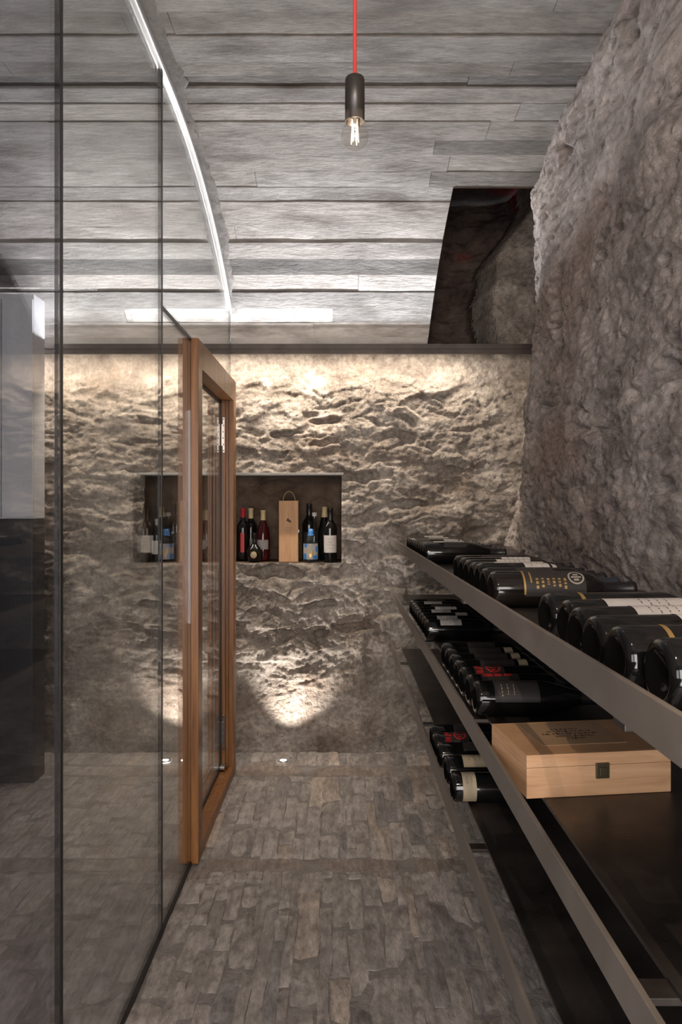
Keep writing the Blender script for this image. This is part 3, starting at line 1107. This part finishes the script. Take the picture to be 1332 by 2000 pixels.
def capsule_mesh(kind, frac=0.2):
    prof = PROF[kind]
    zt = prof[-1][1]
    z0 = zt * (1 - frac)
    pts = [(r_at(prof, z0) + .0001, z0)] + [(r + .0006, z) for r, z in prof if z > z0 and r > 0] + [(0, zt + .0006)]
    return lathe_mesh('capsule', pts, 20)


def make_bottle(kind, glass, label_style, caps, upright=False, roll=0.0):
    """bottle about its own z axis, base at the origin; angle 0 faces up when the bottle lies"""
    root = empty('wine_bottle')
    body = link('bottle_body', cached(('body', kind, glass), lambda: _with(lathe_mesh('bottle_body', PROF[kind], 48), M[glass])), root)
    if caps:
        cm, fr = caps
        link('capsule', cached(('cap', kind, cm, fr), lambda: _with(capsule_mesh(kind, fr), M[cm])), root)
    ac = roll
    if label_style:
        for (nm, fn, mt, sub) in LABELS[label_style](kind, ac):
            key = (nm, kind, label_style, round(ac, 3), mt, sub)
            me = cached(key + (fn.__name__ if False else id(fn),), fn)
            if not me.materials:
                me.materials.append(M[mt])
            o = link(nm, me, root if not sub else last)
            if not sub:
                last = o
            elif 'ring' not in nm and 'stripe' not in nm:
                o['kind'] = 'stuff'
    return root


def _with(me, m):
    me.materials.append(m)
    return me


def lines(z0, z1, ac, rows, aw, seed, t=0.0014):
    rng = random.Random(seed)
    out = []
    for k in range(rows):
        zc = z0 + (z1 - z0) * (k + .5) / rows
        a = ac - aw / 2
        while a < ac + aw / 2 - .05:
            w = rng.uniform(.06, .22)
            out.append((zc - t / 2, zc + t / 2, a + w / 2, w * .8)); a += w + .05
    return out


LABELS = {
    'white': lambda k, a: [('label', lambda: wrap_patch('label', k, .075, .160, a, 2.1), 'label_white', 0),
                           ('label_print', lambda: wrap_print('label_print', k, lines(.09, .15, a, 5, 1.2, 3)), 'ink', 1)],
    'white_wide': lambda k, a: [('label', lambda: wrap_patch('label', k, .055, .172, a, 2.2), 'label_white', 0),
                                ('label_print', lambda: wrap_print('label_print', k, lines(.10, .15, a, 4, .9, 5)), 'ink', 1)],
    'white_high': lambda k, a: [('label', lambda: wrap_patch('label', k, .105, .180, a, 1.9), 'label_white', 0),
                                ('label_print', lambda: wrap_print('label_print', k, lines(.115, .17, a, 4, .9, 9)), 'ink', 1)],
    'grey': lambda k, a: [('label', lambda: wrap_patch('label', k, .050, .125, a, 2.0), 'label_grey', 0),
                          ('label_print', lambda: wrap_print('label_print', k, lines(.06, .115, a, 5, 1.1, 13)), 'ink', 1)],
    'grey_back': lambda k, a: [('label', lambda: wrap_patch('label', k, .130, .175, a, 1.3), 'label_grey', 0)],
    'black_gold': lambda k, a: [('label', lambda: wrap_patch('label', k, .062, .186, a, 2.5), 'label_black', 0),
                                ('gold_stripe', lambda: wrap_patch('gold_stripe', k, .060, .064, a, 2.3, .0008), 'gold', 1),
                                ('gold_ring', lambda: wrap_ring('gold_ring', k, .168, a + .15, .0165, .0032), 'silver', 1),
                                ('gold_leaf', lambda: wrap_print('gold_leaf', k, [(.158, .178, a + .15, .10), (.163, .173, a + .32, .12), (.163, .173, a - .02, .12)]), 'silver', 1),
                                ('gold_print', lambda: wrap_print('gold_print', k, [(.074, .077, a + .1, .8)] + lines(.082, .150, a + .45, 6, .5, 17, .005)), 'gold', 1)],
    'black': lambda k, a: [('label', lambda: wrap_patch('label', k, .040, .140, a, 2.2), 'label_black', 0),
                           ('label_print', lambda: wrap_print('label_print', k, lines(.05, .09, a + .35, 3, .7, 19)), 'silver', 1)],
    'red_crest': lambda k, a: [('label', lambda: wrap_patch('label', k, .030, .105, a, 2.1), 'label_black', 0),
                               ('red_ring', lambda: wrap_ring('red_ring', k, .078, a + .05, .0185, .004), 'label_red', 1),
                               ('red_emblem', lambda: wrap_print('red_emblem', k, [(.068, .086, a + .05, .12), (.072, .082, a + .3, .14), (.034, .050, a + .55, .5), (.032, .044, a - .1, .55), (.040, .052, a + .1, .2)]), 'label_red', 1)],
    'red_band': lambda k, a: [('label', lambda: wrap_patch('label', k, .030, .120, a, 2.1), 'label_black', 0),
                              ('red_print', lambda: wrap_print('red_print', k, [(.035, .058, a + .1, .55), (.062, .080, a + .1, .5), (.086, .104, a + .1, .45)]), 'label_red', 1)],
    'gold_neck': lambda k, a: [('label', lambda: wrap_patch('label', k, .050, .056, a, 2.0), 'gold', 0)],
    'beige': lambda k, a: [('label', lambda: wrap_patch('label', k, .025, .060, a, 3.4), 'label_beige', 0),
                           ('label_print', lambda: wrap_print('label_print', k, lines(.03, .055, a, 2, .5, 29)), 'ink', 1)],
    'beige_arc': lambda k, a: [('label', lambda: wrap_patch('label', k, .045, .115, a, 1.5), 'label_beige', 0),
                               ('label_print', lambda: wrap_print('label_print', k, lines(.055, .1, a, 3, .6, 31)), 'ink', 1)],
    'dark_small': lambda k, a: [('label', lambda: wrap_patch('label', k, .070, .150, a, 1.9), 'label_black', 0),
                                ('label_print', lambda: wrap_print('label_print', k, lines(.08, .14, a, 3, .6, 37)), 'silver', 1)],
    'neck_tag': lambda k, a: [('label', lambda: wrap_patch('label', k, .060, .150, a, 1.9), 'label_black', 0),
                              ('neck_label', lambda: wrap_patch('neck_label', k, .160, .184, a, 1.5), 'label_beige', 0)],
}
# bottles lying: local z -> world +x, local +x (angle 0) -> world up
LIE = Matrix(((0, 0, 1), (0, -1, 0), (1, 0, 0)))


def lay(root, x, y, zp, r, rz=0.0, label='', group=''):
    root.matrix_world = Matrix.Translation((x, y, zp + r)) @ Matrix.Rotation(rz, 4, 'Z') @ LIE.to_4x4()
    tag(root, label, 'bottle', group)
    return root


ORD = ['first', 'second', 'third', 'fourth', 'fifth', 'sixth', 'seventh', 'eighth', 'ninth', 'tenth']
RADI = {'bordeaux': 0.0370, 'burgundy': 0.0392}


def row(shelf, items, where, group, ref):
    """items from near to far: (x, y, kind, label_style, capsule, rz, roll, glass, descr)"""
    zp = SHELVES[shelf][2]
    for n, (x, y, kind, st, caps, rz, roll, glass, descr) in enumerate(items):
        b = make_bottle(kind, glass, st, caps, roll=roll)
        txt = descr if descr else f'dark bottle, {ORD[n]} {ref} {where}'
        lay(b, x, y, zp + 0.0003, RADI[kind], rz, txt, group)


BK = ('caps_black', .2)
NV = ('caps_navy', .2)
G = 'bottle_glass'
BR = 'bottle_brown'
rb = random.Random(41)
# ---- top shelf, near group
wh = 'the near group on the top shelf'
row(0, [
    (.318, .722, 'bordeaux', 'black', BK, .02, .3, G, None),
    (.304, .797, 'bordeaux', 'gold_neck', BK, .05, .1, G, 'dark bottle with a thin gold band, second from the near end of the top shelf'),
    (.304, .872, 'bordeaux', 'white_high', BK, .06, .1, G, None),
    (.309, .947, 'bordeaux', 'white', BK, .06, .05, G, None),
    (.318, 1.022, 'bordeaux', 'white_wide', BK, .07, .1, G, None),
    (.312, 1.098, 'bordeaux', 'gold_neck', BK, .08, .2, G, 'dark bottle with a gold band, farthest of the near group on the top shelf'),
], wh, 'bottles of the near group on the top shelf', 'from the front in')
# ---- top shelf, middle group
wh = 'the middle group on the top shelf'
row(0, [
    (.306, 1.470, 'bordeaux', 'black_gold', ('caps_black', .24), .03, .62, BR, 'black-labelled bottle with a gold stripe and round emblem on the top shelf'),
    (.306, 1.552, 'bordeaux', 'dark_small', NV, .05, 0, G, 'bottle with a navy capsule just behind the gold-emblem bottle'),
    (.309, 1.632, 'burgundy', 'white_high', BK, .05, 0, G, None),
    (.311, 1.714, 'bordeaux', 'white_wide', BK, .05, .1, G, None),
    (.312, 1.796, 'bordeaux', 'white', BK, .04, 0, G, None),
    (.313, 1.876, 'bordeaux', 'white_high', BK, .04, 0, G, None),
    (.312, 1.956, 'bordeaux', 'dark_small', BK, .04, 0, G, None),
], wh, 'bottles of the middle group on the top shelf', 'from the front in')
# ---- top shelf, far group
wh = 'the far group on the top shelf'
row(0, [(.300, 2.60 + .08 * i, 'burgundy' if i in (0, 3) else 'bordeaux', ['dark_small', 'white', 'white_wide', 'white_high', 'white', 'dark_small', 'white', 'dark_small', 'white'][i], BK,
         rb.uniform(-.02, .05), .05, G, None) for i in range(9)], wh, 'bottles of the far group on the top shelf', 'from the front in')
# ---- middle shelf, middle group
wh = 'the row behind the wooden box'
row(1, [
    (.303, 1.630, 'burgundy', 'black', BK, .0, .45, G, 'plain dark burgundy bottle nearest behind the wooden box on the middle shelf'),
    (.302, 1.712, 'bordeaux', 'red_band', BK, .03, 0, G, 'bottle with red blocks on its label, second behind the wooden box'),
    (.300, 1.792, 'bordeaux', 'red_crest', BK, .04, .2, G, 'bottle with a red ring crest on its label, middle shelf'),
    (.300, 1.872, 'bordeaux', 'neck_tag', BK, .04, 0, G, None),
    (.300, 1.952, 'bordeaux', 'neck_tag', BK, .04, 0, G, None),
    (.300, 2.032, 'bordeaux', 'neck_tag', BK, .04, 0, G, None),
    (.300, 2.112, 'bordeaux', 'dark_small', BK, .04, 0, G, None),
], wh, 'bottles behind the wooden box on the middle shelf', 'from the front in')
# ---- middle shelf, far group
wh = 'the far group on the middle shelf'
row(1, [(.300, 2.55 + .08 * i, 'bordeaux', ['grey', 'grey', 'grey_back', 'grey', 'white', 'dark_small', 'grey', 'dark_small'][i], BK, rb.uniform(-.02, .04), .0, G, None) for i in range(8)],
    wh, 'bottles of the far group on the middle shelf', 'from the front in')
# ---- lowest shelf
wh = 'the group on the lowest shelf'
row(2, [
    (.288, 1.870, 'bordeaux', 'beige', BK, .0, .7, G, 'bottle with a beige wraparound label nearest on the lowest shelf'),
    (.289, 1.985, 'burgundy', 'beige_arc', BK, .02, .3, G, 'bottle with a beige front label, second on the lowest shelf'),
    (.286, 2.110, 'bordeaux', 'dark_small', BK, .02, 0, G, 'dark bottle between the beige and the red-crest bottles on the lowest shelf'),
    (.284, 2.200, 'bordeaux', 'red_crest', BK, .02, .3, G, 'bottle with a red ring crest on the lowest shelf'),
    (.286, 2.285, 'bordeaux', 'dark_small', BK, .02, 0, G, 'dark bottle farthest back on the lowest shelf'),
], wh, 'bottles on the lowest shelf', 'from the front in')

# ------------------------------------------------------------------ pale wooden wine box on the middle shelf
def wine_box():
    zp = SHELVES[1][2]
    w, dp, h = 0.250, 0.172, 0.0705
    r = empty('wooden_wine_box', (0.301, 1.162, zp + .0004), math.radians(7))
    tag(r, 'flat pale wooden wine box with a printed lid and brass clasp on the middle shelf', 'box')
    boxes('box_body', [(0, w, 0, dp, 0, h * .70)], M['wood_pale'], r, 0.0012)
    lid = boxes('lid', [(0, w, 0, dp, h * .705, h)], M['wood_pale'], r, 0.0012)
    boxes('printed_panel', [(.045, w - .055, .042, dp - .012, h - .0004, h + .0005)], M['panel_print'], lid)
    bm = bmesh.new()
    rng = random.Random(9)
    for (rowy, half) in ((.122, .025), (.110, .040), (.097, .052), (.084, .034), (.072, .016)):
        x = w / 2 - .005 - half
        while x < w / 2 - .005 + half:
            ww = rng.uniform(.0015, .0045); hh = rng.uniform(.004, .0095)
            sl = rng.uniform(-.003, .003)
            a = [bm.verts.new(p) for p in ((x, rowy - hh / 2, h + .0009), (x + ww, rowy - hh / 2, h + .0009), (x + ww + sl, rowy + hh / 2, h + .0009), (x + sl, rowy + hh / 2, h + .0009))]
            bm.faces.new(a)
            x += ww + rng.uniform(.0012, .0032)
    link('lid_lettering', bm_mesh(bm, 'lid_lettering'), lid, M['print_brown'])['kind'] = 'stuff'
    cl = boxes('clasp', [(w * .47, w * .47 + .023, -.0035, .0005, h * .40, h * .76)], M['brass'], r, 0.0012)
    boxes('clasp_tongue', [(w * .47 + .005, w * .47 + .018, -.0058, -.003, h * .46, h * .66)], M['brass'], cl, 0.001)


wine_box()

# ------------------------------------------------------------------ niche contents
NZ = NZ0 + 0.0006


def stand(root, px, y, label, rz=-math.pi / 2, sc=1.0):
    root.location = ((px - 666) * y / 1400, y, NZ)
    root.rotation_euler = (0, 0, rz)
    root.scale = (sc, sc, sc)
    tag(root, label, 'bottle', 'bottles standing in the wall niche')
    return root


LABELS['niche_white'] = lambda k, a: [('label', lambda: wrap_patch('label', k, .055, .150, a, 2.4), 'label_white', 0),
                                      ('label_print', lambda: wrap_print('label_print', k, lines(.07, .14, a, 4, 1.0, 43)), 'ink', 1)]
LABELS['niche_half'] = lambda k, a: [('label', lambda: wrap_patch('label', k, .045, .120, a, 2.3), 'label_white', 0)]
LABELS['niche_small'] = lambda k, a: [('label', lambda: wrap_patch('label', k, .07, .125, a, 1.9), 'label_grey', 0)]
LABELS['niche_round'] = lambda k, a: [('label', lambda: wrap_ring('label', k, .042, a, .016, .0155, .001), 'label_beige', 0),
                                      ('label_ring', lambda: wrap_ring('label_ring', k, .042, a, .019, .0025, .0012), 'gold', 1)]
LABELS['niche_blue'] = lambda k, a: [('label', lambda: wrap_patch('label', k, .018, .105, a, 2.4), 'label_grey', 0),
                                     ('blue_print', lambda: wrap_print('blue_print', k, [(.018, .05, a - .85, .6), (.02, .04, a + .7, .8), (.06, .09, a + .9, .4), (.085, .105, a - .7, .5)]), 'caps_blue', 1),
                                     ('gold_print', lambda: wrap_print('gold_print', k, [(.03, .05, a, .25), (.045, .065, a + .25, .3), (.05, .075, a - .2, .12)]), 'gold', 1)]
LABELS['niche_stripe'] = lambda k, a: [('label', lambda: wrap_patch('label', k, .05, .16, a, .6), 'label_red', 0)]
stand(make_bottle('half', G, 'niche_half', ('caps_white', .14)), 307, 4.00, 'small dark bottle with a white label in the niche seen through the glass')
stand(make_bottle('bordeaux', G, 'niche_stripe', ('caps_red', .17)), 475, 4.09, 'dark bottle with a red capsule beside the door frame in the niche')
stand(make_bottle('burgundy', 'bottle_red', 'niche_small', ('caps_cream', .2)), 514, 4.08, 'ruby red bottle with a cream capsule just left of the niche box', sc=.97)
stand(make_bottle('bordeaux', G, 'niche_small', ('caps_cream', .2)), 490, 4.17, 'dark bottle with a cream capsule behind the round flask')
stand(make_bottle('flask', G, 'niche_round', ('caps_black', .3)), 497, 4.00, 'squat round black flask with a medallion label in the niche')
stand(make_bottle('bordeaux', G, 'dark_small', BK), 604, 4.16, 'tall black bottle behind the blue-labelled bottle in the niche', sc=1.08)
stand(make_bottle('slim', 'clear_glass', None, ('caps_white', .08)), 614, 4.09, 'clear bottle with a white cap behind the blue-labelled bottle')
stand(make_bottle('spirit', 'clear_glass', 'niche_blue', ('caps_blue', .2)), 607, 3.985, 'squat bottle with a colourful blue label and blue cap in the niche')
stand(make_bottle('slim', G, None, ('caps_cream', .2)), 634, 4.16, 'slim bottle with a pale neck behind the white-labelled bottle', sc=1.12)
stand(make_bottle('bordeaux', G, 'niche_white', ('caps_black', .22)), 645, 3.985, 'dark bottle with a large white label at the right end of the niche', sc=1.0)

# wine glass in the niche, seen through the partition
gx = empty('wine_glass', ((338 - 666) * 4.10 / 1400, 4.10, NZ))
tag(gx, 'clear wine glass standing in the niche behind the partition', 'glass')
link('glass_bowl', lathe_mesh('glass_bowl', [(.004, .10), (.022, .112), (.036, .14), (.038, .165), (.031, .205), (.030, .205), (.036, .165), (.034, .141), (.021, .1135), (.0, .104)], 24), gx, M['clear_glass'])
link('glass_stem', lathe_mesh('glass_stem', [(.0, .0035), (.033, .001), (.034, 0.0), (.034, .002), (.008, .006), (.004, .012), (.0035, .06), (.004, .10)], 20), gx, M['clear_glass'])

# upright one-bottle wooden box
nbx = empty('wooden_bottle_box', ((563.5 - 666) * 3.985 / 1400, 3.985, NZ))
tag(nbx, 'upright pale wooden bottle box with a rope handle in the niche', 'box')
bw, bh, bd = 0.108, 0.342, 0.10
boxes('box_body', [(-bw / 2, bw / 2, 0.006, bd, 0, bh)], M['wood_pale_upright'], nbx, .001)
lid = boxes('sliding_lid', [(-bw / 2 + .002, bw / 2 - .002, 0, 0.0062, .002, bh - .002)], M['wood_pale_upright'], nbx, .0008)
rngn = random.Random(2)
bm = bmesh.new()
leaf = [(-.014, .232), (-.004, .246), (.006, .236), (.018, .226), (.010, .224), (.016, .214), (.004, .222), (-.006, .228)]
bm.faces.new([bm.verts.new((x, -.0006, z)) for x, z in leaf])
for zc, half in ((.190, .020), (.178, .026), (.168, .014)):
    x = -half
    while x < half:
        w = rngn.uniform(.002, .006)
        bm.faces.new([bm.verts.new(p) for p in ((x, -.0006, zc), (x + w, -.0006, zc + .001), (x + w, -.0006, zc + .0028), (x, -.0006, zc + .0018))])
        x += w + .0022
link('lid_emblem', bm_mesh(bm, 'lid_emblem'), lid, M['print_brown'])['kind'] = 'stuff'
boxes('side_catch', [(bw / 2, bw / 2 + .004, .01, .022, .165, .18)], M['alu'], nbx, .001)
pts = [(.034 * math.cos(t), .05, bh - .004 + .056 * math.sin(t)) for t in np.linspace(0, math.pi, 16)]
link('rope_handle', tube_mesh('rope_handle', pts, .003, 6), nbx, M['rope'])

# ------------------------------------------------------------------ pendant lamp
PD = 1.296


def pendant(x, y, zb, label, power):
    """bulb centre near zb"""
    pl = empty('pendant_lamp', (x, y, zb))
    tag(pl, label, 'lamp', 'pendant lamps on red cords')
    k = 1400 / PD
    Zp = lambda py: CAM_Z + (990 - py) / k - 2.02
    z_top, z_bot, zc = Zp(151), Zp(238), Zp(266)
    up = APEX_Z - zb
    link('socket', lathe_mesh('socket', [(.004, z_top), (.0135, z_top), (.0165, z_top - .002), (.0178, z_top - .006), (.0178, z_bot), (.0165, z_bot), (.0165, z_top - .015), (0, z_top - .016)], 32), pl, M['socket'])
    link('cord', tube_mesh('cord', [(0, 0, z_top - .004), (0.0002, 0, .35), (-.0008, 0, up - .004)], .0034, 10), pl, M['cord'])
    link('ceiling_rose', lathe_mesh('ceiling_rose', [(.0, up - .03), (.03, up - .028), (.036, up - .022), (.036, up - .001)], 28), pl, M['socket'])
    rb_ = .0252
    prof = [(0.011, z_bot + .014), (0.0125, z_bot + .004)]
    for t in np.linspace(math.radians(58), math.radians(-90), 16):
        prof.append((max(rb_ * math.cos(t), 0.0), zc + rb_ * math.sin(t)))
    link('bulb', lathe_mesh('bulb', prof, 32), pl, M['bulb_glass'])
    link('bulb_cap', lathe_mesh('bulb_cap', [(0, z_bot + .03), (.0128, z_bot + .03), (.0128, z_bot + .012), (.004, z_bot + .010), (.0026, z_bot - .004), (0, z_bot - .005)], 20), pl, M['socket'])
    for q in range(4):
        a = math.pi / 4 + q * math.pi / 2 + .3
        rr = .0075
        link('filament', tube_mesh('filament', [(rr * .7 * math.cos(a), rr * .7 * math.sin(a), zc + .019), (rr * math.cos(a), rr * math.sin(a), zc - .013)], .0009, 6), pl, M['filament'])
    pt = bpy.data.lights.new('bulb_glow', 'POINT')
    pt.energy = power
    pt.color = (1.0, 0.80, 0.60)
    pt.shadow_soft_size = 0.0012
    po = bpy.data.objects.new('bulb_glow', pt)
    po.location = (0, 0, zc)
    COL.objects.link(po)
    po.parent = pl


pendant((693 - 666) * PD / 1400, PD, 2.02, 'bare clear bulb in a black socket hanging from a red cord', 0.5)
pendant(0.03, 0.30, 2.02, 'second bare bulb on a red cord, unseen, added as overhead fill', 20)  # added lamp out of view, supplies the main overhead fill
